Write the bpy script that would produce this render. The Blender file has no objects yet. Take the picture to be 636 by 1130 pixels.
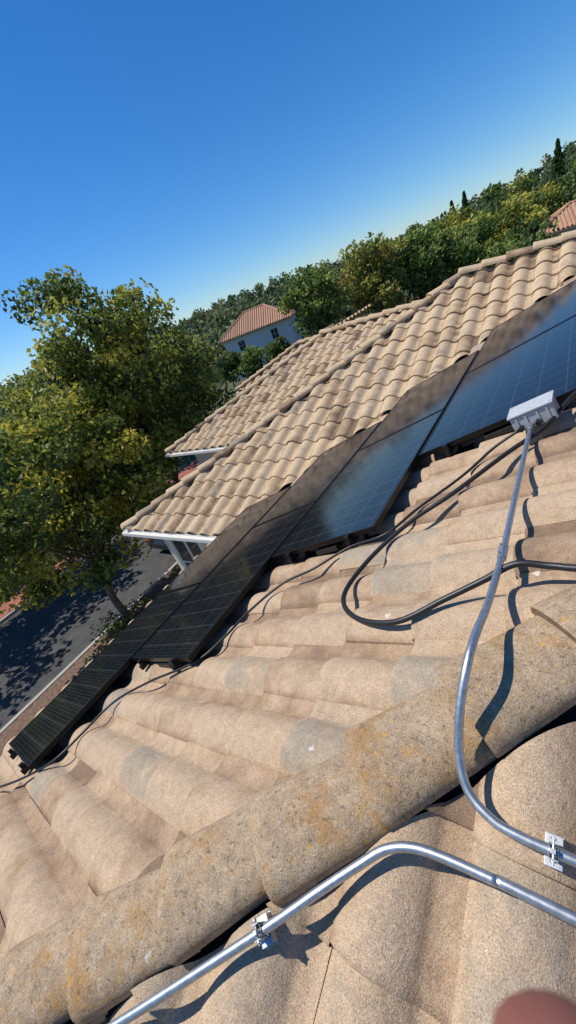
import bpy, bmesh, math, random
import numpy as np
from mathutils import Vector, Matrix
random.seed(3); rng=np.random.default_rng(5)
SC=bpy.context.scene
TAN=math.tan(math.radians(20)); C20=math.cos(math.radians(20)); S20=math.sin(math.radians(20))
# ---------------------------------------------------------------- helpers
def nodes(name):
    m=bpy.data.materials.new(name); m.use_nodes=True
    nt=m.node_tree; b=nt.nodes['Principled BSDF']; return m,nt,b
def simple(name,col,rough=.6,metal=0,noise=.0,nscale=20,bump=0,spec=.5):
    m,nt,b=nodes(name)
    b.inputs['Roughness'].default_value=rough; b.inputs['Metallic'].default_value=metal
    b.inputs['Specular IOR Level'].default_value=spec
    b.inputs['Base Color'].default_value=(*col,1)
    if noise>0 or bump>0:
        tc=nt.nodes.new('ShaderNodeTexCoord'); n=nt.nodes.new('ShaderNodeTexNoise')
        n.inputs['Scale'].default_value=nscale; n.inputs['Detail'].default_value=5
        nt.links.new(tc.outputs['Object'],n.inputs['Vector'])
        if noise>0:
            mr=nt.nodes.new('ShaderNodeMapRange'); mr.inputs['From Min'].default_value=.3; mr.inputs['From Max'].default_value=.7
            mr.inputs['To Min'].default_value=1-noise; mr.inputs['To Max'].default_value=1+noise
            nt.links.new(n.outputs['Fac'],mr.inputs['Value'])
            mx=nt.nodes.new('ShaderNodeVectorMath'); mx.operation='SCALE'; mx.inputs[0].default_value=col
            nt.links.new(mr.outputs[0],mx.inputs['Scale']); nt.links.new(mx.outputs[0],b.inputs['Base Color'])
        if bump>0:
            bp=nt.nodes.new('ShaderNodeBump'); bp.inputs['Strength'].default_value=bump; bp.inputs['Distance'].default_value=.01
            nt.links.new(n.outputs['Fac'],bp.inputs['Height']); nt.links.new(bp.outputs[0],b.inputs['Normal'])
    return m
class Acc:
    def __init__(s): s.v=[];s.f=[];s.m=[];s.a=[];s.n=0
    def add(s,v,f,mi=0,a=0.5):
        v=np.asarray(v,float); 
        s.v.append(v); s.f.extend([tuple(int(i)+s.n for i in q) for q in f]); s.m.extend([mi]*len(f))
        s.a.append(np.full(len(v),a) if np.isscalar(a) else np.asarray(a)); s.n+=len(v)
    def box(s,c,size,ax=None,mi=0,a=.5):
        ax=np.eye(3) if ax is None else np.asarray(ax,float)
        c=np.asarray(c,float); h=np.asarray(size,float)/2
        v=[c+sx*h[0]*ax[0]+sy*h[1]*ax[1]+sz*h[2]*ax[2] for sx in(-1,1) for sy in(-1,1) for sz in(-1,1)]
        f=[(0,1,3,2),(4,6,7,5),(0,4,5,1),(2,3,7,6),(0,2,6,4),(1,5,7,3)]
        s.add(v,f,mi,a)
    def tube(s,pts,r,sides=10,mi=0,a=.5,cap=True):
        pts=np.asarray(pts,float); n=len(pts); r=np.full(n,r) if np.isscalar(r) else np.asarray(r)
        T=np.gradient(pts,axis=0); T/=np.linalg.norm(T,axis=1)[:,None]+1e-9
        ref=np.array([0,0,1.]) if abs(T[0][2])<.9 else np.array([1.,0,0])
        X=np.cross(T[0],ref); X/=np.linalg.norm(X); V=[]
        th=np.linspace(0,2*np.pi,sides,endpoint=False)
        for i in range(n):
            X=X-T[i]*np.dot(X,T[i]); X/=np.linalg.norm(X); Y=np.cross(T[i],X)
            V.append(pts[i]+r[i]*(np.cos(th)[:,None]*X+np.sin(th)[:,None]*Y))
        V=np.concatenate(V); f=[]
        for i in range(n-1):
            for k in range(sides):
                k2=(k+1)%sides; f.append((i*sides+k,i*sides+k2,(i+1)*sides+k2,(i+1)*sides+k))
        if cap: f.append(tuple(range(sides))[::-1]); f.append(tuple((n-1)*sides+k for k in range(sides)))
        s.add(V,f,mi,a)
    def obj(s,name,mats,parent=None,smooth=False,bevel=0,uv=None):
        me=bpy.data.meshes.new(name); V=np.concatenate(s.v); me.from_pydata(V.tolist(),[],s.f)
        for m in mats: me.materials.append(m)
        me.polygons.foreach_set('material_index',s.m)
        if smooth: me.polygons.foreach_set('use_smooth',[True]*len(s.f))
        at=me.attributes.new('rnd','FLOAT','POINT'); at.data.foreach_set('value',np.concatenate(s.a).astype(np.float32))
        me.update(); o=bpy.data.objects.new(name,me); SC.collection.objects.link(o)
        if parent: o.parent=parent
        if bevel:
            b=o.modifiers.new('b','BEVEL'); b.width=bevel; b.segments=2; b.limit_method='ANGLE'
        return o
def empty(name,loc=(0,0,0)):
    o=bpy.data.objects.new(name,None); o.location=loc; o.empty_display_size=.2; SC.collection.objects.link(o); return o
def smoothpath(P,sub=8):
    P=[np.asarray(p,float) for p in P]; P=[2*P[0]-P[1]]+P+[2*P[-1]-P[-2]]; out=[]
    for i in range(1,len(P)-2):
        p0,p1,p2,p3=P[i-1:i+3]
        for k in range(sub):
            t=k/sub; out.append(.5*((2*p1)+(-p0+p2)*t+(2*p0-5*p1+4*p2-p3)*t*t+(-p0+3*p1-3*p2+p3)*t**3))
    out.append(P[-2]); return np.array(out)

# ---------------------------------------------------------------- tile materials
def tile_mat(name,cols,lichen=.0,dirt=.5,grain=1.0,near=True):
    m,nt,b=nodes(name); N=nt.nodes; L=nt.links
    tc=N.new('ShaderNodeTexCoord'); at=N.new('ShaderNodeAttribute'); at.attribute_name='rnd'
    def noise(sc,det=3,rough=.6):
        n=N.new('ShaderNodeTexNoise'); n.inputs['Scale'].default_value=sc; n.inputs['Detail'].default_value=det; n.inputs['Roughness'].default_value=rough
        L.new(tc.outputs['Object'],n.inputs['Vector']); return n
    big=noise(6,3); ma=N.new('ShaderNodeMath'); ma.operation='MULTIPLY_ADD'; ma.inputs[1].default_value=.9; 
    sub=N.new('ShaderNodeMath'); sub.operation='SUBTRACT'; sub.inputs[1].default_value=.5; L.new(big.outputs['Fac'],sub.inputs[0])
    L.new(sub.outputs[0],ma.inputs[0]); L.new(at.outputs['Fac'],ma.inputs[2])
    cr=N.new('ShaderNodeValToRGB'); el=cr.color_ramp.elements
    el[0].position=0; el[0].color=(*cols[0],1); el[1].position=1; el[1].color=(*cols[-1],1)
    for i,c in enumerate(cols[1:-1]):
        e=el.new((i+1)/(len(cols)-1)); e.color=(*c,1)
    L.new(ma.outputs[0],cr.inputs['Fac'])
    gr=noise(260,2,.85); mr=N.new('ShaderNodeMapRange'); mr.inputs['From Min'].default_value=.3; mr.inputs['From Max'].default_value=.7
    mr.inputs['To Min'].default_value=1-.5*grain; mr.inputs['To Max'].default_value=1+.42*grain; L.new(gr.outputs['Fac'],mr.inputs['Value'])
    md=noise(22,4,.7); mr2=N.new('ShaderNodeMapRange'); mr2.inputs['From Min'].default_value=.3; mr2.inputs['From Max'].default_value=.75
    mr2.inputs['To Min'].default_value=1-.35*dirt; mr2.inputs['To Max'].default_value=1.12; L.new(md.outputs['Fac'],mr2.inputs['Value'])
    mm=N.new('ShaderNodeMath'); mm.operation='MULTIPLY'; L.new(mr.outputs[0],mm.inputs[0]); L.new(mr2.outputs[0],mm.inputs[1])
    vs=N.new('ShaderNodeVectorMath'); vs.operation='SCALE'; L.new(cr.outputs['Color'],vs.inputs[0]); L.new(mm.outputs[0],vs.inputs['Scale'])
    last=vs.outputs[0]
    def patch(last,scale,lo,hi,col,fac,det=4):
        n=noise(scale,det,.75); r=N.new('ShaderNodeMapRange'); r.inputs['From Min'].default_value=lo; r.inputs['From Max'].default_value=hi
        r.inputs['To Max'].default_value=fac; L.new(n.outputs['Fac'],r.inputs['Value'])
        mx=N.new('ShaderNodeMix'); mx.data_type='RGBA'; L.new(r.outputs[0],mx.inputs[0]); L.new(last,mx.inputs[6]); mx.inputs[7].default_value=(*col,1)
        return mx.outputs[2]
    if lichen>0:
        last=patch(last,4.5,.52,.64,(.36,.18,.045),lichen*.85)
        last=patch(last,34,.60,.67,(.54,.30,.045),lichen)
        last=patch(last,60,.58,.64,(.07,.06,.05),.8*lichen,3)
        last=patch(last,150,.60,.66,(.60,.56,.48),.6*lichen,2)
    if near:
        last=patch(last,3.2,.55,.72,(.24,.18,.13),.45,5)
        last=patch(last,90,.66,.73,(.10,.08,.06),.6,2)
        vo=N.new('ShaderNodeTexVoronoi'); vo.inputs['Scale'].default_value=3.3; vo.inputs['Randomness'].default_value=1
        wv=noise(55,3); vm=N.new('ShaderNodeVectorMath');vm.operation='MULTIPLY_ADD';vm.inputs[1].default_value=(.045,.045,.045)
        L.new(wv.outputs['Color'],vm.inputs[0]);L.new(tc.outputs['Object'],vm.inputs[2]);L.new(vm.outputs[0],vo.inputs['Vector'])
        r=N.new('ShaderNodeMapRange'); r.inputs['From Min'].default_value=.05; r.inputs['From Max'].default_value=.03; r.inputs['To Max'].default_value=.75; L.new(vo.outputs['Distance'],r.inputs['Value'])
        mx=N.new('ShaderNodeMix'); mx.data_type='RGBA'; L.new(r.outputs[0],mx.inputs[0]); L.new(last,mx.inputs[6]); mx.inputs[7].default_value=(.7,.66,.6,1); last=mx.outputs[2]
    L.new(last,b.inputs['Base Color']); b.inputs['Roughness'].default_value=.88; b.inputs['Specular IOR Level'].default_value=.25
    bp=N.new('ShaderNodeBump'); bp.inputs['Strength'].default_value=.7; bp.inputs['Distance'].default_value=.004; L.new(gr.outputs['Fac'],bp.inputs['Height'])
    if near:
        bp2=N.new('ShaderNodeBump'); bp2.inputs['Strength'].default_value=.45; bp2.inputs['Distance'].default_value=.012; L.new(md.outputs['Fac'],bp2.inputs['Height']); L.new(bp.outputs[0],bp2.inputs['Normal'])
        L.new(bp2.outputs[0],b.inputs['Normal'])
    return m
TC=[(.24,.16,.105),(.40,.275,.175),(.53,.385,.255),(.50,.37,.25),(.38,.315,.235)]
MT=tile_mat('tile_concrete',TC,lichen=.18)
MT2=tile_mat('tile_concrete_far',[(.20,.135,.085),(.42,.295,.175),(.56,.415,.26),(.52,.39,.255),(.30,.235,.165)],near=False)
MC=tile_mat('cap_tile_lichen',[(.28,.19,.115),(.40,.285,.18),(.48,.355,.23),(.40,.31,.21),(.31,.26,.19)],lichen=.72,dirt=1)
MDK=simple('underlayment',(.03,.026,.022),.95)
MW=simple('stucco',(.62,.56,.47),.9,noise=.06,nscale=8,bump=.3)
MTR=simple('white_trim',(.70,.67,.62),.5)
MGL=simple('window_glass',(.02,.025,.03),.06)

# ---------------------------------------------------------------- tiles
PITCH=.305; EXPO=.37
def tiles(name,O,Ud,Vd,nc,nr,mat,clips,parent,K=11,c0=0,shift=0,thick=.02,bh=.062,sd=.23):
    O=np.array(O,float);Ud=np.array(Ud,float);Vd=np.array(Vd,float)
    Nn=np.cross(Ud,Vd); 
    if Nn[2]<0: Nn=-Nn
    w=.74
    A=Acc(); L=EXPO+.05; u=np.linspace(0,1,K); u=np.sort(np.append(u,[w])); K=len(u)
    p=np.where(u<w,bh*np.sin(np.pi*np.clip(u/w,0,1))**.8,-.008*np.sin(np.pi*np.clip((u-w)/(1-w),0,1)))
    soil_shade=-.26*np.clip(1-p/(bh*.45),0,1)          # grime in the pans, plus trough shade painted into the colour for contrast
    for r in range(nr):
        for c in range(c0,nc):
            base=O+Ud*(c*PITCH+shift)+Vd*(r*EXPO+rng.normal(0,.006))
            ok=True
            mid=base+Ud*PITCH/2+Vd*EXPO/2
            for co,no in clips:
                if np.dot(mid-np.array(co),np.array(no))>.5: ok=False
            if not ok: continue
            j=rng.normal(0,.003); tw=rng.normal(0,.004); a=float(np.clip(rng.normal(.57,sd),0.1,1)); sk=rng.normal(0,.006)
            def row(s,dz,t=0):
                z=p+dz+j+tw*(u-.5)*2*(1-s/L)
                return base+Ud*(u*PITCH)[:,None]+Vd*(s+sk*(u-.5))[:,None]+Nn*z[:,None]
            rows=[row(0.0,.024),row(.005,.0315),row(.03,.030),row(L*.5,.016),row(L,.0)]
            V=np.concatenate(rows); f=[]
            for i in range(len(rows)-1):
                for k in range(K-1): f.append((i*K+k,i*K+k+1,(i+1)*K+k+1,(i+1)*K+k))
            A.add(V,f,0,np.concatenate([a+soil_shade-(.10 if q<2 else 0) for q in range(5)]))
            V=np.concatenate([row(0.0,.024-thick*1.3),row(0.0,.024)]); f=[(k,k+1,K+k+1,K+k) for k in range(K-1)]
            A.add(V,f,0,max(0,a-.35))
            s0=np.array([rows[1][0],rows[4][0],rows[4][0]-Nn*.012,rows[1][0]-Nn*.014]); A.add(s0,[(0,1,2,3)],0,a)
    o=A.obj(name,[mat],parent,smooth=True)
    bm=bmesh.new(); bm.from_mesh(o.data)
    for co,no in clips:
        bmesh.ops.bisect_plane(bm,geom=bm.verts[:]+bm.edges[:]+bm.faces[:],plane_co=co,plane_no=no,clear_outer=True)
    bm.to_mesh(o.data); bm.free(); return o
def caps(name,P0,P1,parent,mat,w=.28,h=.082,phase=0):
    P0=np.array(P0,float);P1=np.array(P1,float);T=P1-P0;Ln=np.linalg.norm(T);T/=Ln
    S=np.cross(T,[0,0,1.]);S/=np.linalg.norm(S);Nn=np.cross(S,T)
    A=Acc();K=17;th=np.linspace(-.05,np.pi+.05,K);n=int(Ln/EXPO)+1;L=EXPO+.06
    for i in range(n):
        s0=i*EXPO+phase+rng.normal(0,.006); a=float(np.clip(rng.normal(.5,.3),0,1)); off=rng.normal(0,.007); jr=rng.normal(0,.003); yaw=rng.normal(0,.03)
        def row(s,sc,dz):
            return P0+T*(s0+s)+S*(off+yaw*s+np.cos(th)*w/2*sc)[:,None]+Nn*(np.sign(np.sin(th))*np.abs(np.sin(th))**.8*h*sc+dz+jr)[:,None]
        rows=[row(0,1.05,.020),row(.004,1.07,.0225),row(.04,1.06,.021),row(L*.5,.97,.008),row(L,.88,-.006)]
        V=np.concatenate(rows);f=[]
        for q in range(len(rows)-1):
            for k in range(K-1): f.append((q*K+k,q*K+k+1,(q+1)*K+k+1,(q+1)*K+k))
        A.add(V,f,0,a)
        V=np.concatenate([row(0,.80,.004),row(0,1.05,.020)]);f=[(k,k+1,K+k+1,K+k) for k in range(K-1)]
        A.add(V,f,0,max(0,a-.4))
    return A.obj(name,[mat],parent,smooth=True)
def poly(name,pts,mat,parent,dz=0):
    A=Acc(); A.add([(p[0],p[1],p[2]+dz) for p in pts],[tuple(range(len(pts)))]); return A.obj(name,[mat],parent)

H=1.17
house=empty('tile_roof_house')
XE=-4.35; ZE=TAN*XE-H; HIP=.97; YC=3.2; XR=3.0
zA=lambda x:TAN*x-H
YB=XE+HIP
s2=1/math.sqrt(2)
VA=(C20,0,S20); VB=(0,C20,S20)
clA=[((0,HIP+.035,0),(s2,-s2,0)),((0,7.54-.03,0),(-s2,s2,0))]
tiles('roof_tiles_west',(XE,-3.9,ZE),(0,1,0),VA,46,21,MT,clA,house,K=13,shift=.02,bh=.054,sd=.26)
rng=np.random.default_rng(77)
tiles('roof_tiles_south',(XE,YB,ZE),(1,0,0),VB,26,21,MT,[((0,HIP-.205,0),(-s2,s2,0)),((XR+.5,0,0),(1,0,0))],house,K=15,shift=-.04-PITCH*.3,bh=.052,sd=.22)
HC=10.2
zr=ZE+TAN*5.3
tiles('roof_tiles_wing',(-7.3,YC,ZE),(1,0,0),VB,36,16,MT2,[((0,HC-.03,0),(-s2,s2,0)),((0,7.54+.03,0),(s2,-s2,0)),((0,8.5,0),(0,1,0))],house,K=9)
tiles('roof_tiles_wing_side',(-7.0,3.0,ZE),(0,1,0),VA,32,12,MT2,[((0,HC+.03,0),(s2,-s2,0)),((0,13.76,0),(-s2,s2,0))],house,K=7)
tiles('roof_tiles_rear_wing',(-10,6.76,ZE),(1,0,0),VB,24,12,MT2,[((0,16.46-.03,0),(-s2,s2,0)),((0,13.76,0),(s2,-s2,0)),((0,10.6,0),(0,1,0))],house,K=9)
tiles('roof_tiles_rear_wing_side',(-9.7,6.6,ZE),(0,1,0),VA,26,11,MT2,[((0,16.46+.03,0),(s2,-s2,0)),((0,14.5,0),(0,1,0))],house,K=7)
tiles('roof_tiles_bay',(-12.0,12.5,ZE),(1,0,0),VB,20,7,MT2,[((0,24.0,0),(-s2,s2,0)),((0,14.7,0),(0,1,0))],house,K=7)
caps('ridge_caps_bay',(-11.5,12.5,ZE+.07),(-9.3,14.7,ZE+TAN*2.2+.07),house,MT2)
caps('ridge_caps_bay_top',(-9.3,14.7,ZE+TAN*2.2+.07),(-4,14.7,ZE+TAN*2.2+.07),house,MT2)
def hp(x,off,dz=.02): return (x,x+off,zA(x)+dz)
caps('hip_caps_near',hp(XE,HIP,.015),(XR,XR+HIP,zA(XR)+.015),house,MC,phase=.045)
caps('hip_caps_wing',(-7.0,YC,ZE+.04),(-1.7,8.5,zr+.04),house,MT2,w=.23,h=.08)
caps('ridge_caps_wing',(-1.75,8.5,zr+.06),(4,8.5,zr+.06),house,MT2,w=.23,h=.08)
caps('hip_caps_rear',(-9.7,6.76,ZE+.04),(-5.86,10.6,ZE+TAN*3.84+.04),house,MT2,w=.23,h=.08)
caps('ridge_caps_rear',(-5.9,10.6,ZE+TAN*3.84+.06),(-3.1,10.6,ZE+TAN*3.84+.06),house,MT2,w=.23,h=.08)
k=-.012
poly('roof_deck_west',[(XE,YB,ZE),(XE,YC,ZE),(XR,XR+7.54,zA(XR)),(XR,XR+HIP,zA(XR))],MDK,house,k)
poly('roof_deck_south',[(XE,YB,ZE),(XR,XR+HIP,zA(XR)),(2*XR-XE,YB,ZE)],MDK,house,k)
poly('roof_deck_east',[(XR,XR+HIP,zA(XR)),(XR,XR+7.54,zA(XR)),(XR+7.35,XR+7.54,ZE),(2*XR-XE,YB,ZE)],MT,house,k)
poly('roof_deck_wing',[(-7,YC,ZE),(XE,YC,ZE),(.96,8.5,zr),(-1.7,8.5,zr)],MDK,house,k)
poly('roof_deck_wing_side',[(-7,YC,ZE),(-1.7,8.5,zr),(-1.7,10.6,zr),(-7,6.76,ZE)],MDK,house,k)
poly('roof_deck_wing_back',[(-1.7,8.5,zr),(6,8.5,zr),(6,13.8,ZE),(-1.7,13.8,ZE)],MT2,house,k)
poly('roof_deck_rear',[(-9.7,6.76,ZE),(-7,6.76,ZE),(-3.16,10.6,ZE+TAN*3.84),(-5.86,10.6,ZE+TAN*3.84)],MDK,house,k)
poly('roof_deck_rear_side',[(-9.7,6.76,ZE),(-5.86,10.6,ZE+TAN*3.84),(-9.7,14.44,ZE)],MDK,house,k)
poly('roof_deck_rear_back',[(-5.86,10.6,ZE+TAN*3.84),(-3.16,10.6,ZE+TAN*3.84),(1,14.44,ZE),(-9.7,14.44,ZE)],MT2,house,k)
poly('roof_deck_bay',[(-11.5,12.5,ZE),(-4,12.5,ZE),(-4,14.7,ZE+TAN*2.2),(-9.3,14.7,ZE+TAN*2.2)],MDK,house,k)
poly('roof_deck_bay_back',[(-11.5,12.5,ZE),(-9.3,14.7,ZE+TAN*2.2),(-4,14.7,ZE+TAN*2.2),(-4,16.9,ZE),(-11.5,16.9,ZE)],MT2,house,k-.004)
G=-8.0
W=Acc()
def wallbox(x0,x1,y0,y1,z0=G,z1=ZE-.12): W.box(((x0+x1)/2,(y0+y1)/2,(z0+z1)/2),(x1-x0,y1-y0,z1-z0))
wallbox(-3.9,9.9,-2.9,10.5); wallbox(-6.65,-3.92,3.58,14); wallbox(-9.2,-6.67,7.24,14.0); wallbox(-11.0,-9.22,13.0,16.5)
W.obj('stucco_walls',[MW],house)
Fz=Acc()
def fas(p,q,o):
    p=np.array([*p,ZE-.045]);q=np.array([*q,ZE-.045]);d=q-p;l=np.linalg.norm(d);d/=l;o=np.array([*o,0.])
    Fz.box((p+q)/2-o*.01,(l,.03,.11),[d,o,(0,0,1)])
    Fz.box((p+q)/2+o*.045,(l+.1,.075,.06),[d,o,(0,0,1)])
    Fz.box((p+q)/2-o*.26+np.array([0,0,-.05]),(l-.0,.46,.012),[d,o,(0,0,1)])
fas((XE+.03,YB),(XE+.03,YC-.1),(-1,0)); fas((-7,YC),(XE-.12,YC),(0,-1)); fas((-7,YC+.02),(-7,6.7),(-1,0))
fas((-9.7,6.76),(-7.12,6.76),(0,-1)); fas((-9.7,6.8),(-9.7,14.4),(-1,0)); fas((XE,YB),(9,YB),(0,-1)); fas((-11.5,12.5),(-9.9,12.5),(0,-1))
Fz.obj('fascia_and_gutters',[MTR],house)
def window(name,c,w,h,nx,parent,par):
    n=np.array([*nx,0.]); t=np.array([-nx[1],nx[0],0.]); c=np.array(c,float); A=Acc(); z=np.array([0,0,1.])
    ax=[t,n,z]
    A.box(c+n*.01,(w,.02,h),ax,0)
    for s in(-1,1):
        A.box(c+t*s*(w/2+.04)+n*.03,(.08,.06,h+.16),ax,1); A.box(c+z*s*(h/2+.04)+n*.03,(w-.002,.058,.08),ax,1)
    A.box(c+n*.028,(.04,.03,h),ax,1); A.box(c+n*.027,(w,.025,.03),ax,1)
    A.box(c-z*(h/2+.11)+n*.05,(w+.24,.1,.05),ax,1)
    return A.obj(name,[MGL,MTR],parent)
window('window_wing',(-5.95,3.58,-3.75),.8,1.1,(0,-1),house,0)
window('window_wing_low',(-5.6,3.58,-6.4),1.2,1.3,(0,-1),house,0)
window('window_wing_side',(-6.65,5.2,-4.0),1.2,1.2,(-1,0),house,0)
window('window_rear',(-8.0,7.24,-4.0),1.2,1.2,(0,-1),house,0)
window('window_west',(-3.9,-.5,-4.1),1.4,1.2,(-1,0),house,0)

# ---------------------------------------------------------------- solar panels
def glass_mat():
    m,nt,b=nodes('solar_glass'); N=nt.nodes;L=nt.links
    uv=N.new('ShaderNodeUVMap'); sp=N.new('ShaderNodeSeparateXYZ'); L.new(uv.outputs[0],sp.inputs[0])
    def line(out,period,width):
        mo=N.new('ShaderNodeMath');mo.operation='PINGPONG';mo.inputs[1].default_value=period/2;L.new(out,mo.inputs[0])
        lt=N.new('ShaderNodeMath');lt.operation='LESS_THAN';lt.inputs[1].default_value=width/2;L.new(mo.outputs[0],lt.inputs[0]);return lt.outputs[0]
    a=line(sp.outputs['X'],.166,.004);c=line(sp.outputs['Y'],.166,.003);f=line(sp.outputs['X'],.0277,.0022)
    mx=N.new('ShaderNodeMath');mx.operation='MAXIMUM';L.new(a,mx.inputs[0]);L.new(c,mx.inputs[1])
    sc=N.new('ShaderNodeMath');sc.operation='MULTIPLY';sc.inputs[1].default_value=.6;L.new(f,sc.inputs[0])
    m2=N.new('ShaderNodeMath');m2.operation='MAXIMUM';L.new(mx.outputs[0],m2.inputs[0]);L.new(sc.outputs[0],m2.inputs[1])
    mi=N.new('ShaderNodeMix');mi.data_type='RGBA';L.new(m2.outputs[0],mi.inputs[0]);mi.inputs[6].default_value=(.006,.007,.011,1);mi.inputs[7].default_value=(.066,.07,.082,1)
    L.new(mi.outputs[2],b.inputs['Base Color']);b.inputs['IOR'].default_value=1.36
    tc=N.new('ShaderNodeTexCoord');n=N.new('ShaderNodeTexNoise');n.inputs['Scale'].default_value=5;n.inputs['Detail'].default_value=4;L.new(tc.outputs['Object'],n.inputs['Vector'])
    r=N.new('ShaderNodeMapRange');r.inputs['From Min'].default_value=.3;r.inputs['From Max'].default_value=.7;r.inputs['To Min'].default_value=.085;r.inputs['To Max'].default_value=.12;L.new(n.outputs['Fac'],r.inputs['Value']);L.new(r.outputs[0],b.inputs['Roughness'])
    return m
MG=glass_mat(); MF=simple('black_anodised_frame',(.012,.012,.013),.35,metal=.6)
MRail=simple('rail_black',(.03,.03,.032),.4,metal=.8); MZ=simple('galvanised_steel',(.47,.49,.50),.42,metal=.9,noise=.2,nscale=70)
MBK=simple('black_plastic',(.012,.012,.013),.45)
ax=[(C20,0,S20),(0,1,0),(-S20,0,C20)]; ax=np.array(ax,float)
def panel(x0,y0,lx=.972,ly=1.83):
    A=Acc(); sl=lx/C20; c=np.array([x0+lx/2,y0+ly/2,TAN*(x0+lx/2)-1.0])-ax[2]*.018
    fw=.014
    A.box(c+ax[0]*(sl/2-fw/2),(fw,ly,.036),ax,1); A.box(c-ax[0]*(sl/2-fw/2),(fw,ly,.036),ax,1)
    A.box(c+ax[1]*(ly/2-fw/2),(sl-2*fw-.001,fw,.0358),ax,1); A.box(c-ax[1]*(ly/2-fw/2),(sl-2*fw-.001,fw,.0358),ax,1)
    A.box(c+ax[2]*.012,(sl-2*fw,ly-2*fw,.006),ax,0)
    A.box(c+ax[0]*.25-ax[2]*.02,(.25,.18,.04),ax,2)
    o=A.obj('solar_panel',[MG,MF,MBK]); me=o.data; uvl=me.uv_layers.new(name='UVMap')
    for lp in me.loops:
        q=np.array(me.vertices[lp.vertex_index].co)-c; uvl.data[lp.index].uv=(np.dot(q,ax[1])+10.083,np.dot(q,ax[0])+10.0)
    return o
ROWS=[(-4.0,-.12),(-3.0,.80),(-2.0,1.80),(-1.0,2.70),(0.0,3.63)]
for x0,y0 in ROWS:
    for kx in range(2): panel(x0+.014,y0+kx*1.85)
RA=Acc()
for x0,y0 in ROWS:
    for fr in(.22,.78):
        x=x0+fr; p=np.array([x,0,TAN*x-1.0])-ax[2]*.058
        y1=y0+3.72
        RA.box(p+np.array([0,(y0-.05+y1)/2,0]),(.035,y1-y0+.05,.04),ax,0)
        for yy in np.arange(y0+.12,y1,1.2):
            RA.box(p+np.array([0,yy,0])+ax[0]*.03-ax[2]*.04,(.012,.05,.11),ax,0)
            RA.box(p+np.array([0,yy,0])+ax[0]*.06-ax[2]*.075,(.12,.09,.012),ax,0)
        RA.box(p+np.array([0,y0-.02,0])+ax[2]*.035,(.04,.03,.05),ax,0)
    for kx in range(2):
        x=x0+.55; RA.box(np.array([x,y0+.10+kx*1.85,TAN*x-1.0])-ax[2]*.075,(.20,.22,.035),ax,1)
RA.obj('panel_mounting_rails',[MRail,MBK],bevel=.002)

# ---------------------------------------------------------------- conduits, cables, box
RC=.0122
def conduit(name,P,r=RC):
    e=empty(name); A=Acc(); path=smoothpath(P,8); A.tube(path,r,16); A.obj('conduit_tube',[MZ],e,smooth=True); return e
def sleeve(parent,p,d,l,r,name='coupling'):
    d=np.array(d,float);d/=np.linalg.norm(d);p=np.array(p,float)
    A=Acc();A.tube([p-d*l/2,p-d*l/2*.9,p+d*l/2*.9,p+d*l/2],[r*.93,r,r,r*.93],18)
    for q in(-.3,.3):
        A.tube([p+d*l*q,p+d*l*q+np.array([-.010,0,r+.006])],.004,8); 
    A.obj(name,[MZ],parent,smooth=False)
def strap(parent,p,d,up,r,name='strut_clamp'):
    p=np.array(p,float);d=np.array(d,float);d/=np.linalg.norm(d);up=np.array(up,float);up-=d*np.dot(up,d);up/=np.linalg.norm(up);s=np.cross(d,up)
    A=Acc(); a3=[d,s,up]
    A.box(p-up*(r+.006),(.034,.062,.003),a3)
    A.box(p-up*(r+.016)+d*.0165,(.003,.060,.020),a3); A.box(p-up*(r+.016)-d*.0165,(.003,.060,.020),a3)
    A.box(p-up*(r+.028),(.036,.066,.004),a3)
    for q in(-1,1): A.box(p+s*q*(r+.003)+up*.006,(.020,.0025,.03+r),a3)
    A.box(p+up*(r+.012),(.010,.010,.018),a3)
    th=np.linspace(-.3,np.pi+.3,14)
    for dd in(-.008,.008):
        A.tube([p+d*dd+(s*math.cos(t)+up*math.sin(t))*(r+.002) for t in th],.0022,6)
    A.tube([p-s*.026+up*(r+.010),p+s*.026+up*(r+.010)],.0028,8)
    A.tube([p+s*.016+up*(r+.010),p+s*.021+up*(r+.010)],.006,6); A.tube([p-s*.026+up*(r+.010),p-s*.021+up*(r+.010)],.006,6)
    A.obj(name,[MZ],parent,bevel=.0006)
c1=conduit('metal_conduit',[(-.225,2.50,-1.10),(-.228,2.2,-1.10),(-.23,1.7,-1.10),(-.23,1.30,-1.09),(-.232,1.0,-1.05),(-.235,.82,-1.00),(-.24,.72,-1.005),(-.25,.63,-1.075),(-.25,.555,-1.165),(-.225,.492,-1.218),(-.17,.455,-1.238),(-.10,.443,-1.243),(.1,.443,-1.243),(1.2,.443,-1.243)])
sleeve(c1,(-.23,1.30,-1.09),(0,1,.05),.075,.0165); sleeve(c1,(-.226,2.44,-1.10),(0,1,.0),.06,.017)
strap(c1,(-.035,.443,-1.243),(1,0,0),(0,-S20,C20),RC)
c2=conduit('metal_conduit',[(-2.2,-1.50,-1.95),(-1.4,-.71,-1.66),(-1.013,-.332,-1.521),(-.68,.005,-1.398),(-.54,.155,-1.345),(-.452,.245,-1.312),(-.40,.295,-1.294),(-.34,.325,-1.283),(-.27,.338,-1.278),(-.15,.345,-1.275),(.007,.349,-1.273),(1.2,.36,-1.27)])
strap(c2,(-.672,.013,-1.394),(1,1,.37),(0,-S20,C20),RC)
jb=empty('junction_box'); MJ=simple('grey_enclosure',(.42,.44,.45),.45,noise=.08,nscale=40)
A=Acc(); jc=np.array([-.215,2.555,TAN*-.21-.995]); jx=np.array([ax[0],ax[1],ax[2]])
A.box(jc,(.225,.15,.10),jx); A.obj('enclosure_body',[MJ],jb,bevel=.008)
A=Acc(); A.box(jc+ax[2]*.058,(.24,.165,.014),jx); A.obj('lid',[MJ],jb,bevel=.004)
A=Acc()
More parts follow.
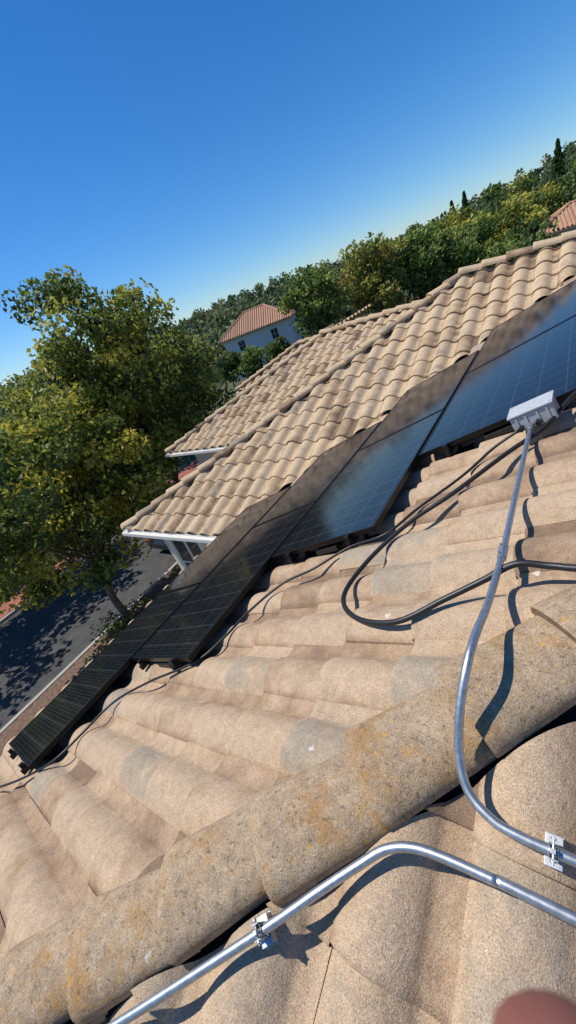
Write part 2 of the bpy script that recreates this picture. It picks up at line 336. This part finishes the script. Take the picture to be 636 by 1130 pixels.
for q in(-.08,-.03,.03,.08): A.box(jc+ax[0]*q-ax[1]*.077,(.010,.008,.08),jx)
for q in(-1,1):
    for w in(-1,1): A.tube([jc+ax[0]*.105*q+ax[1]*.065*w+ax[2]*.060,jc+ax[0]*.105*q+ax[1]*.065*w+ax[2]*.069],.006,8)
A.obj('ribs_and_screws',[MJ],jb)
A=Acc()
for q in(-.07,.02): A.tube([jc+ax[0]*q-ax[1]*.07-ax[2]*.02,jc+ax[0]*q-ax[1]*.115-ax[2]*.02],.016,6)
A.obj('cable_glands',[MBK],jb)
def cable(name,P,r):
    A=Acc();A.tube(smoothpath(P,8),r,10);return A.obj(name,[MBK],smooth=True)
cable('black_cable',[(-.285,2.46,-1.12),(-.42,2.41,-1.2),(-.57,2.23,-1.28),(-.79,1.99,-1.36),(-.94,1.78,-1.41),(-1.2,1.75,-1.51),(-1.43,1.59,-1.59),(-1.66,1.49,-1.67),(-1.82,1.25,-1.73),(-1.89,1.03,-1.76),(-2.02,.83,-1.81),(-2.44,.65,-1.96),(-2.74,.46,-2.07),(-2.80,.21,-2.09),(-2.86,0,-2.11),(-3.13,-.185,-2.21),(-3.5,-.35,-2.345)],.0085)
cable('flexible_cable',[(.3,2.75,-.93),(.08,2.68,-.97),(-.02,2.64,-1.01),(-.16,2.42,-1.10),(-.33,2.25,-1.16),(-.58,1.99,-1.26),(-.78,1.83,-1.34),(-.94,1.6,-1.41),(-1.01,1.35,-1.44),(-.96,1.19,-1.42),(-.8,1.07,-1.36),(-.6,1.04,-1.285),(-.42,1.12,-1.20),(-.28,1.18,-1.13),(-.18,1.22,-1.075),(-.07,1.22,-1.07),(.05,1.19,-1.04),(.5,1.1,-.9)],.0130)

# ---------------------------------------------------------------- ground / street
def ground():
    A=Acc(); nr=70; na=120; rs=np.concatenate([[0.01],np.geomspace(12,3500,nr-1)])
    V=[];
    for r in rs:
        for k in range(na):
            t=2*np.pi*k/na; x=r*math.cos(t);y=r*math.sin(t)
            s=min(max((r-110)/300,0),1); s=s*s*(3-2*s)
            h=s*(13+5*math.sin(t*5+1)+3*math.sin(t*11+r*.01))
            V.append((x,y,G+h))
    f=[]
    for i in range(nr-1):
        for k in range(na):
            k2=(k+1)%na; f.append((i*na+k,(i+1)*na+k,(i+1)*na+k2,i*na+k2))
    A.add(V,f); 
    m,nt,b=nodes('ground_mat');N=nt.nodes;L=nt.links
    tc=N.new('ShaderNodeTexCoord');n=N.new('ShaderNodeTexNoise');n.inputs['Scale'].default_value=.15;n.inputs['Detail'].default_value=8;L.new(tc.outputs['Object'],n.inputs['Vector'])
    cr=N.new('ShaderNodeValToRGB');e=cr.color_ramp.elements;e[0].position=.35;e[0].color=(.035,.055,.02,1);e[1].position=.65;e[1].color=(.10,.10,.045,1)
    L.new(n.outputs['Fac'],cr.inputs['Fac']);L.new(cr.outputs[0],b.inputs['Base Color']);b.inputs['Roughness'].default_value=1
    A.obj('ground',[m],smooth=True)
ground()
MAS=simple('asphalt',(.055,.054,.054),.9,noise=.3,nscale=2,bump=.3); MSW=simple('concrete_pavement',(.36,.34,.31),.9,noise=.1,nscale=4)
MMU=simple('mulch',(.15,.095,.065),1,noise=.5,nscale=12,bump=1); MBR=simple('red_paving',(.30,.10,.07),.9,noise=.25,nscale=6)
A=Acc();A.box((-17.2,20,G+.004),(7.0,160,.008));A.obj('road',[MAS])
A=Acc()
A.box((-13.62,20,G+.06),(.16,160,.13));A.box((-20.78,20,G+.06),(.16,160,.13)); A.obj('kerb',[MSW],bevel=.02)
A=Acc()
for i in range(100): A.box((-10.9,-58+i*1.52,G+.055),(1.4,1.51,.11))
A.obj('pavement',[MSW],bevel=.008)
A=Acc()
for i in range(100): A.box((-21.7,-58+i*1.52,G+.055),(1.5,1.51,.11))
A.obj('red_paved_footpath',[MBR],bevel=.008)
A=Acc();A.box((-12.57,20,G+.05),(1.9,160,.1));A.obj('planting_strip',[MMU])

# ---------------------------------------------------------------- foliage
def leaf_mat(name,cols,k=2.3):
    m,nt,b=nodes(name);N=nt.nodes;L=nt.links
    at=N.new('ShaderNodeAttribute');at.attribute_name='rnd';cr=N.new('ShaderNodeValToRGB');e=cr.color_ramp.elements
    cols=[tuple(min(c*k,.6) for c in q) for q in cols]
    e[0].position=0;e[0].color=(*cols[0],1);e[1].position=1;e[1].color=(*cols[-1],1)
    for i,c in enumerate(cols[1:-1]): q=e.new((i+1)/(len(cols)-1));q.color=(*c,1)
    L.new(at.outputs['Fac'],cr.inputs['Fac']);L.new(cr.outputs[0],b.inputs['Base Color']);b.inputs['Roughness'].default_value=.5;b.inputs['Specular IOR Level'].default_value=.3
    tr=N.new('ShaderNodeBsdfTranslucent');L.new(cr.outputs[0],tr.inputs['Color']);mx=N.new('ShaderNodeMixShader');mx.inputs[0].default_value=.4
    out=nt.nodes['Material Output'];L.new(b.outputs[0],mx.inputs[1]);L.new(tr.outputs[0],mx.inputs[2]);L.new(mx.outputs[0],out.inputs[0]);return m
ML1=leaf_mat('leaves_yellow_green',[(.025,.04,.012),(.06,.085,.018),(.115,.135,.025),(.21,.19,.03),(.38,.26,.04)],2.05)
ML2=leaf_mat('leaves_green',[(.02,.04,.012),(.04,.065,.016),(.07,.09,.02),(.11,.13,.03)])
ML3=leaf_mat('leaves_bright',[(.025,.045,.014),(.055,.085,.02),(.10,.135,.03),(.18,.185,.04)],2.3)
ML4=leaf_mat('leaves_autumn',[(.05,.06,.015),(.11,.12,.025),(.19,.17,.035),(.22,.14,.04)])
MBK2=simple('bark',(.12,.09,.07),.95,noise=.35,nscale=14,bump=.8)
def leafquads(P,size,a):
    n=len(P);d=rng.normal(size=(n,3));d/=np.linalg.norm(d,axis=1)[:,None];d2=rng.normal(size=(n,3));e=np.cross(d,d2);e/=np.linalg.norm(e,axis=1)[:,None]
    s=size*(.6+.8*rng.random(n))[:,None]; w=np.cross(d,e)*s*.18
    V=np.stack([P-d*s*.5,P+e*s*.36+w,P+d*s*.5,P-e*s*.36+w],1).reshape(-1,3)
    f=[(4*i,4*i+1,4*i+2,4*i+3) for i in range(n)]; return V,f,np.repeat(a,4)
def tree(name,base,cc,rad,nc,nl,ls,mat,seed,tr=.16,rc=(.5,1.1),yb=.5):
    global rng; rng=np.random.default_rng(seed)
    e=empty(name,base); base=np.array(base,float);cc=np.array(cc,float)-base;rad=np.array(rad,float)
    d=rng.normal(size=(nc,3));d/=np.linalg.norm(d,axis=1)[:,None]
    lobe=1+.14*np.sin(d[:,0]*4+seed)*np.cos(d[:,1]*5+seed*2)+.07*np.clip(rng.normal(size=nc),-1.5,1.5)
    q=rng.random(nc)**.38; C=cc+d*rad*(q*lobe*.9)[:,None]
    W=Acc();  top=cc+np.array([0,0,-rad[2]*.15]); fork=cc*np.array([.35,.35,0])+np.array([0,0,max(1.5,cc[2]-rad[2]*.95)])
    tp=smoothpath([(0,0,-.1),fork*.5+rng.normal(0,.08,3)*[1,1,0],fork,(fork+top)/2+rng.normal(0,.15,3),top,cc+[0,0,rad[2]*.6]],5)
    W.tube(tp,np.linspace(tr,tr*.12,len(tp))*1.0,9)
    idx=rng.choice(nc,min(nc,34),replace=False)
    for i in idx:
        s=tp[int(len(tp)*(.35+.5*rng.random()))]; m_=(s+C[i])/2+np.array([0,0,-.25])+rng.normal(0,.15,3)
        W.tube(smoothpath([s,m_,C[i]],4),np.linspace(tr*.34,.012,9),6)
    W.obj('trunk_and_limbs',[MBK2],e,smooth=True)
    Lv=Acc(); PP=[];AA=[]
    for i in range(nc):
        r=rc[0]+(rc[1]-rc[0])*rng.random(); n=int(nl*(.6+.8*rng.random()))
        g=rng.normal(size=(n,3));g/=np.linalg.norm(g,axis=1)[:,None]; g*= (rng.random(n)**.45)[:,None]*r*np.array([1.1,1.1,.75])
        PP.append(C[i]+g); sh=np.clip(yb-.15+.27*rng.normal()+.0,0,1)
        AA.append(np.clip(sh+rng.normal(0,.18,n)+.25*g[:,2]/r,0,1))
    V,f,a=leafquads(np.concatenate(PP),ls,np.concatenate(AA)); Lv.add(V,f,0,a); Lv.obj('leaves',[mat],e); return e
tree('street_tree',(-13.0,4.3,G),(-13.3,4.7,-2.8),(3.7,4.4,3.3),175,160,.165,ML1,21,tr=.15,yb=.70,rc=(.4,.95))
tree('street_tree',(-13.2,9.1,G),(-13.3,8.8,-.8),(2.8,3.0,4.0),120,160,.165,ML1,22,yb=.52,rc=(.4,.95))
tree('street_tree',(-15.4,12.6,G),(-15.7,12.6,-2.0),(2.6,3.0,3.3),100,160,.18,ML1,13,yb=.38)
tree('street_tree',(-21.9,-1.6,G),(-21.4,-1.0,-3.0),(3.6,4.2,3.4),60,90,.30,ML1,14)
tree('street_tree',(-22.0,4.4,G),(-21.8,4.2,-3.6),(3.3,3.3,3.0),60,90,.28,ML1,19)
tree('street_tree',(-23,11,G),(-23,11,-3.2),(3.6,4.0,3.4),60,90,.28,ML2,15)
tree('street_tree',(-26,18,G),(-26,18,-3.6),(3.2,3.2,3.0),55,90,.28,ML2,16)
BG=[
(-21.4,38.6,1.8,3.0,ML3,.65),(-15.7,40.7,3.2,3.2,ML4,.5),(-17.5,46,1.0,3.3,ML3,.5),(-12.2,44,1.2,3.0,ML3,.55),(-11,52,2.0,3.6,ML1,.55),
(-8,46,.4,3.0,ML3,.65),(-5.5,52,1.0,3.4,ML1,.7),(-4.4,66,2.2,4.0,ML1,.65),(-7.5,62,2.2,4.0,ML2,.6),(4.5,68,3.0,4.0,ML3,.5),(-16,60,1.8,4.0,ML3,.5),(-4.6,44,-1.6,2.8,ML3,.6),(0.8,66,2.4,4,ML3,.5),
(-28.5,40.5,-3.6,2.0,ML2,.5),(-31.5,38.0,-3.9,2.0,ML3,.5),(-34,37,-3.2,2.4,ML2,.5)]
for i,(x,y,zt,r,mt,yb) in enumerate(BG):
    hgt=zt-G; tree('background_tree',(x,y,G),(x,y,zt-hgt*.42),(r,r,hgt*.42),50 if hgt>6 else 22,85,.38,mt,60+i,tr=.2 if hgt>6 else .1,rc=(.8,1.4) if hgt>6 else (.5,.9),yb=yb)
def conifer(x,y,zb,h,r):
    e=empty('pine_tree',(x,y,zb)); A=Acc();A.tube([(0,0,0),(0,0,h)],[r*.12,.03],7);A.obj('trunk',[MBK2],e)
    n=2200; t=rng.random(n)**.8; rr=r*(1-t)*(.35+.65*rng.random(n))*(1+.25*np.sin(t*60)); th=rng.random(n)*2*np.pi
    P=np.stack([rr*np.cos(th),rr*np.sin(th),h*(.12+.88*t)-rr*.25],1); V,f,a=leafquads(P,.6,np.clip(rng.normal(.15,.12,n),0,1)); L_=Acc();L_.add(V,f,0,a);L_.obj('needles',[ML2],e)
conifer(-4.2,118,-6,13.0,3.0); conifer(-20.5,112,-6,11.0,2.4); conifer(-23.5,114,-6,10.4,2.2)
PP=[];AA=[]
for i in range(480):
    az=math.radians(rng.uniform(84,164)); r=rng.uniform(80,330)
    s=min(max((r-110)/300,0),1); s=s*s*(3-2*s); gz=G+s*(13+5*math.sin(az*5+1)+3*math.sin(az*11+r*.01))
    h=rng.uniform(5,9)*(.8+ .4*(r>150)); rr=rng.uniform(2.5,5); n=90
    if r<100: h=rng.uniform(5,7.5)
    g=rng.normal(size=(n,3));g/=np.linalg.norm(g,axis=1)[:,None];g*=(rng.random(n)**.4)[:,None]
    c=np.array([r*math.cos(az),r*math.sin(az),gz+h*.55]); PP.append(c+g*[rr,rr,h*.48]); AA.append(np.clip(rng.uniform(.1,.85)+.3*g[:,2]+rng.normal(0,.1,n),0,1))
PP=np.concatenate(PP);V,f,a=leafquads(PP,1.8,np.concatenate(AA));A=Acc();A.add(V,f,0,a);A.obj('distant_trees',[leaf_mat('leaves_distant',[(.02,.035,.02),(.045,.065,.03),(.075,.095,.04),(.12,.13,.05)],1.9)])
PP=[];AA=[]
for i in range(60):
    c=np.array([rng.uniform(-13.2,-12.0),rng.uniform(2.5,24),G+.25]); n=80;g=rng.normal(size=(n,3))*[.25,.25,.14];PP.append(c+g);AA.append(np.clip(rng.normal(.45,.2,n),0,1))
for i in range(40):
    c=np.array([rng.uniform(-9.5,-5),rng.uniform(-2,6),G+.3]); n=110;g=rng.normal(size=(n,3))*[.35,.35,.2];PP.append(c+g);AA.append(np.clip(rng.normal(.4,.2,n),0,1))
for i in range(90):
    c=np.array([rng.uniform(-26,-23),rng.uniform(-6,26),G+.5]); n=90;g=rng.normal(size=(n,3))*[.6,.6,.35];PP.append(c+g);AA.append(np.clip(rng.normal(.4,.2,n),0,1))
V,f,a=leafquads(np.concatenate(PP),.14,np.concatenate(AA));A=Acc();A.add(V,f,0,a);A.obj('shrubs',[ML2])

# ---------------------------------------------------------------- other houses
MOR=tile_mat('terracotta_roof',[(.32,.17,.11),(.46,.26,.165),(.52,.31,.20),(.40,.25,.17)],near=False)
MWH=simple('white_stucco',(.66,.65,.63),.9,noise=.05,nscale=3)
def house2(name,c,w,d,zb,ze,zr_,rot,mroof,mwall):
    e=empty(name,(c[0],c[1],0)); e.rotation_euler=(0,0,rot)
    A=Acc();A.box((0,0,(zb+ze)/2),(w,d,ze-zb));A.obj('walls',[mwall],e)
    o=.5;hw=w/2+o;hd=d/2+o; rl=max(hw-hd*.9,.4)
    base=[(-hw,-hd,ze),(hw,-hd,ze),(hw,hd,ze),(-hw,hd,ze)]
    A=Acc()
    A.add([(-hw,-hd,ze-.15),(hw,-hd,ze-.15),(hw,hd,ze-.15),(-hw,hd,ze-.15)]+base+[(-rl,0,zr_),(rl,0,zr_)],[(3,2,1,0),(0,1,5,4),(1,2,6,5),(2,3,7,6),(3,0,4,7),(4,5,9,8),(5,6,9),(6,7,8,9),(7,4,8)])
    A.obj('roof',[mroof],e)
    A=Acc();n=int(2*hw/.32)
    for i in range(n):
        x=-hw+.16+i*.32
        for sgn in(-1,1):
            lim=min(1,(hw-abs(x))/(hw-rl)) if abs(x)>rl else 1
            p=np.array([x,sgn*hd,ze+.03]);q=np.array([x,sgn*hd*(1-lim),ze+(zr_-ze)*lim+.03]);A.tube([p,q],.085,6,0,rng.random())
    n=int(2*hd/.32)
    for i in range(n):
        y=-hd+.16+i*.32; lim=(hd-abs(y))/hd
        for sgn in(-1,1):
            p=np.array([sgn*hw,y,ze+.03]);q=np.array([sgn*(hw-(hw-rl)*lim),y,ze+(zr_-ze)*lim+.03]);A.tube([p,q],.085,6,0,rng.random())
    for s1 in(-1,1):
        for s2_ in(-1,1): A.tube([(s1*hw,s2_*hd,ze+.06),(s1*rl,0,zr_+.06)],.12,6,0,.5)
    A.tube([(-rl,0,zr_+.06),(rl,0,zr_+.06)],.12,6)
    A.obj('roof_tiles',[mroof],e)
    for (px_,py_,nx) in [(-w/4,-d/2,(0,-1)),(w/4,-d/2,(0,-1)),(w/2,-d/4,(1,0)),(w/2,d/4,(1,0)),(-w/2,d/4,(-1,0)),(-w/2,-d/4,(-1,0))]:
        for zz in(ze-1.3,ze-4.0):
            if zz-1>zb: window('window',(px_,py_,zz),.9,1.2,nx,e,0)
    return e
house2('stucco_house',(-36.3,49.0),9.5,7.5,G,-2.7,-.4,math.radians(25),MOR,MWH)
house2('stucco_house',(-0.6,51.5),6,6,G,-3.4,-1.9,math.radians(10),MOR,MW)

# ---------------------------------------------------------------- car
def car(loc,rot):
    e=empty('parked_car',loc);e.rotation_euler=(0,0,rot)
    MP=simple('car_paint',(.03,.033,.04),.25,metal=.3);MTY=simple('tyre',(.02,.02,.02),.9);MRM=simple('wheel_rim',(.5,.5,.52),.3,metal=.9)
    prof=[(-2.25,.35),(-2.28,.62),(-2.15,.86),(-1.75,.95),(-.95,.99),(.0,1.0),(1.3,.96),(2.0,.82),(2.25,.6),(2.27,.35)]
    A=Acc();V=[];n=len(prof)
    for y,s in((-.9,.9),(-.86,1),(.86,1),(.9,.9)):
        for (x,z) in prof: V.append((x,y,.35+(z-.35)*(s if z>.5 else 1)))
    f=[]
    for j in range(3):
        for i in range(n-1): f.append((j*n+i,j*n+i+1,(j+1)*n+i+1,(j+1)*n+i))
        f.append((j*n+n-1,j*n,(j+1)*n,(j+1)*n+n-1))
    f.append(tuple(range(n))[::-1]);f.append(tuple(3*n+i for i in range(n)));A.add(V,f);A.obj('body',[MP],e,bevel=.04,smooth=False)
    A=Acc();b=[(-1.75,-.78,.93),(1.15,-.78,.93),(1.15,.78,.93),(-1.75,.78,.93)];t=[(-1.2,-.6,1.42),(.35,-.6,1.42),(.35,.6,1.42),(-1.2,.6,1.42)]
    A.add(b+t,[(0,1,5,4),(1,2,6,5),(2,3,7,6),(3,0,4,7)]);A.obj('windows',[MGL],e,bevel=.02)
    A=Acc();A.box((-.42,0,1.435),(1.6,1.22,.05))
    for x0,x1 in((-1.75,-1.2),(1.15,.35)):
        for s in(-1,1): A.tube([(x0,.785*s,.93),(x1,.61*s,1.42)],.035,6)
    for s in(-1,1): A.tube([(-.35,.79*s,.95),(-.35,.61*s,1.42)],.03,6); A.box((.85,.98*s,.98),(.12,.16,.1))
    A.obj('roof_and_pillars',[MP],e,bevel=.015)
    A=Acc()
    for x in(-1.4,1.4):
        for s in(-1,1):
            A.tube([(x,.70*s,.33),(x,.92*s,.33)],.33,20,0);A.tube([(x,.90*s,.33),(x,.935*s,.33)],.2,12,1)
    A.obj('wheels',[MTY,MRM],e)
    A=Acc()
    for s in(-1,1): A.box((2.22,.62*s,.68),(.1,.36,.12));
    A.obj('headlights',[MTR],e,bevel=.02)
    A=Acc()
    for s in(-1,1): A.box((-2.24,.66*s,.78),(.08,.3,.12))
    A.obj('tail_lights',[simple('tail_lamp',(.35,.02,.02),.2)],e,bevel=.02)
car((-14.9,10.0,G+.01),math.radians(90))

# ---------------------------------------------------------------- photographer's hand (finger tip at the lower right edge of the view)
def hand():
    P={}; V=[];E=[];Rr=[]
    X=np.array([.8031,.4962,-.3303]);Y=np.array([.0126,-.569,-.8221]);Z=np.array([-.5956,.6555,-.4631])
    def v(x,y,z,r): V.append(tuple(x*X+y*Y+z*Z)); Rr.append(r); return len(V)-1
    arm0=v(.16,.46,-.16,.040); arm1=v(.13,.34,-.11,.034); wr=v(.105,.235,-.06,.026)
    E+= [(arm0,arm1),(arm1,wr)]
    palm=v(.088,.195,-.035,.032); E.append((wr,palm))
    fx=[(.046,.155,-.005),(.066,.152,-.002),(.086,.156,-.004),(.104,.164,-.010)]
    tips=[[(.040,.122,.030,.0098),(.038,.090,.048,.0098),(.0355,.0675,.0530,.0098)],
          [(.061,.122,.034,.0098),(.061,.096,.050,.0090),(.060,.081,.050,.0082)],
          [(.084,.127,.032,.0095),(.083,.100,.048,.0086),(.081,.084,.044,.0078)],
          [(.106,.140,.022,.0085),(.106,.120,.034,.0076),(.103,.107,.031,.0070)]]
    for k_,t in zip(fx,tips):
        a=v(*k_,.0125); E.append((palm,a)); last=a
        for q in t: b=v(*q); E.append((last,b)); last=b
    a=v(.062,.205,-.045,.016); b=v(.040,.178,-.040,.012); c=v(.030,.150,-.030,.0105); d=v(.027,.130,-.018,.0095)
    E+=[(wr,a),(a,b),(b,c),(c,d)]
    me=bpy.data.meshes.new('hand');me.from_pydata(V,E,[]);o=bpy.data.objects.new('hand',me);SC.collection.objects.link(o)
    sk=o.modifiers.new('skin','SKIN');sk.use_smooth_shade=True
    for i,r in enumerate(Rr): me.skin_vertices[0].data[i].radius=(r,r) if i not in(palm,) else (.036,.020)
    me.skin_vertices[0].data[wr].use_root=True
    ss=o.modifiers.new('sub','SUBSURF');ss.levels=2;ss.render_levels=2
    m=simple('skin',(.24,.085,.065),.55,noise=.1,nscale=90);me.materials.append(m)
    A=Acc()
    w0=.135*X+.36*Y-.118*Z;w1=.20*X+.62*Y-.23*Z
    A.tube([w0,w0*.6+w1*.4,w1],[.046,.055,.065],18);sl=A.obj('sleeve',[simple('sleeve_cloth',(.05,.06,.09),.9,noise=.2,nscale=60)],o,smooth=True)
hand()

# ---------------------------------------------------------------- light / sky / camera
S=Vector((-.50,-.20,.80)).normalized()
w=bpy.data.worlds.new('World');SC.world=w;w.use_nodes=True;nt=w.node_tree;bg=nt.nodes['Background']
sky=nt.nodes.new('ShaderNodeTexSky');sky.sky_type='NISHITA';sky.sun_disc=False;sky.sun_elevation=math.asin(S.z);sky.sun_rotation=math.atan2(S.x,S.y)
sky.air_density=1.0;sky.dust_density=.12;sky.ozone_density=5.0;sky.altitude=0
mu=nt.nodes.new('ShaderNodeVectorMath');mu.operation='MULTIPLY';mu.inputs[1].default_value=(.78,.91,1.08)
hs=nt.nodes.new('ShaderNodeHueSaturation');hs.inputs['Saturation'].default_value=1.18;hs.inputs['Value'].default_value=1.2
nt.links.new(sky.outputs[0],mu.inputs[0]);nt.links.new(mu.outputs[0],hs.inputs['Color']);nt.links.new(hs.outputs[0],bg.inputs[0]);bg.inputs[1].default_value=.10
ld=bpy.data.lights.new('sun','SUN');ld.energy=5.0;ld.angle=math.radians(.5);ld.color=(1,.95,.86);lo=bpy.data.objects.new('sun',ld);lo.rotation_euler=S.to_track_quat('Z','Y').to_euler();SC.collection.objects.link(lo)
cd=bpy.data.cameras.new('camera');cam=bpy.data.objects.new('camera',cd);SC.collection.objects.link(cam);SC.camera=cam
cd.sensor_fit='VERTICAL';cd.sensor_height=24;cd.lens=432/1130*24;cd.clip_start=.01;cd.clip_end=8000
cd.dof.use_dof=True;cd.dof.focus_distance=2.6;cd.dof.aperture_fstop=7.0
M=Matrix(((.8031,-.0126,.5956),(.4962,.569,-.6555),(-.3303,.8221,.4631))).to_quaternion().normalized()
cam.rotation_mode='QUATERNION';cam.rotation_quaternion=M
SC.view_settings.view_transform='Standard';SC.view_settings.look='None';SC.view_settings.exposure=0
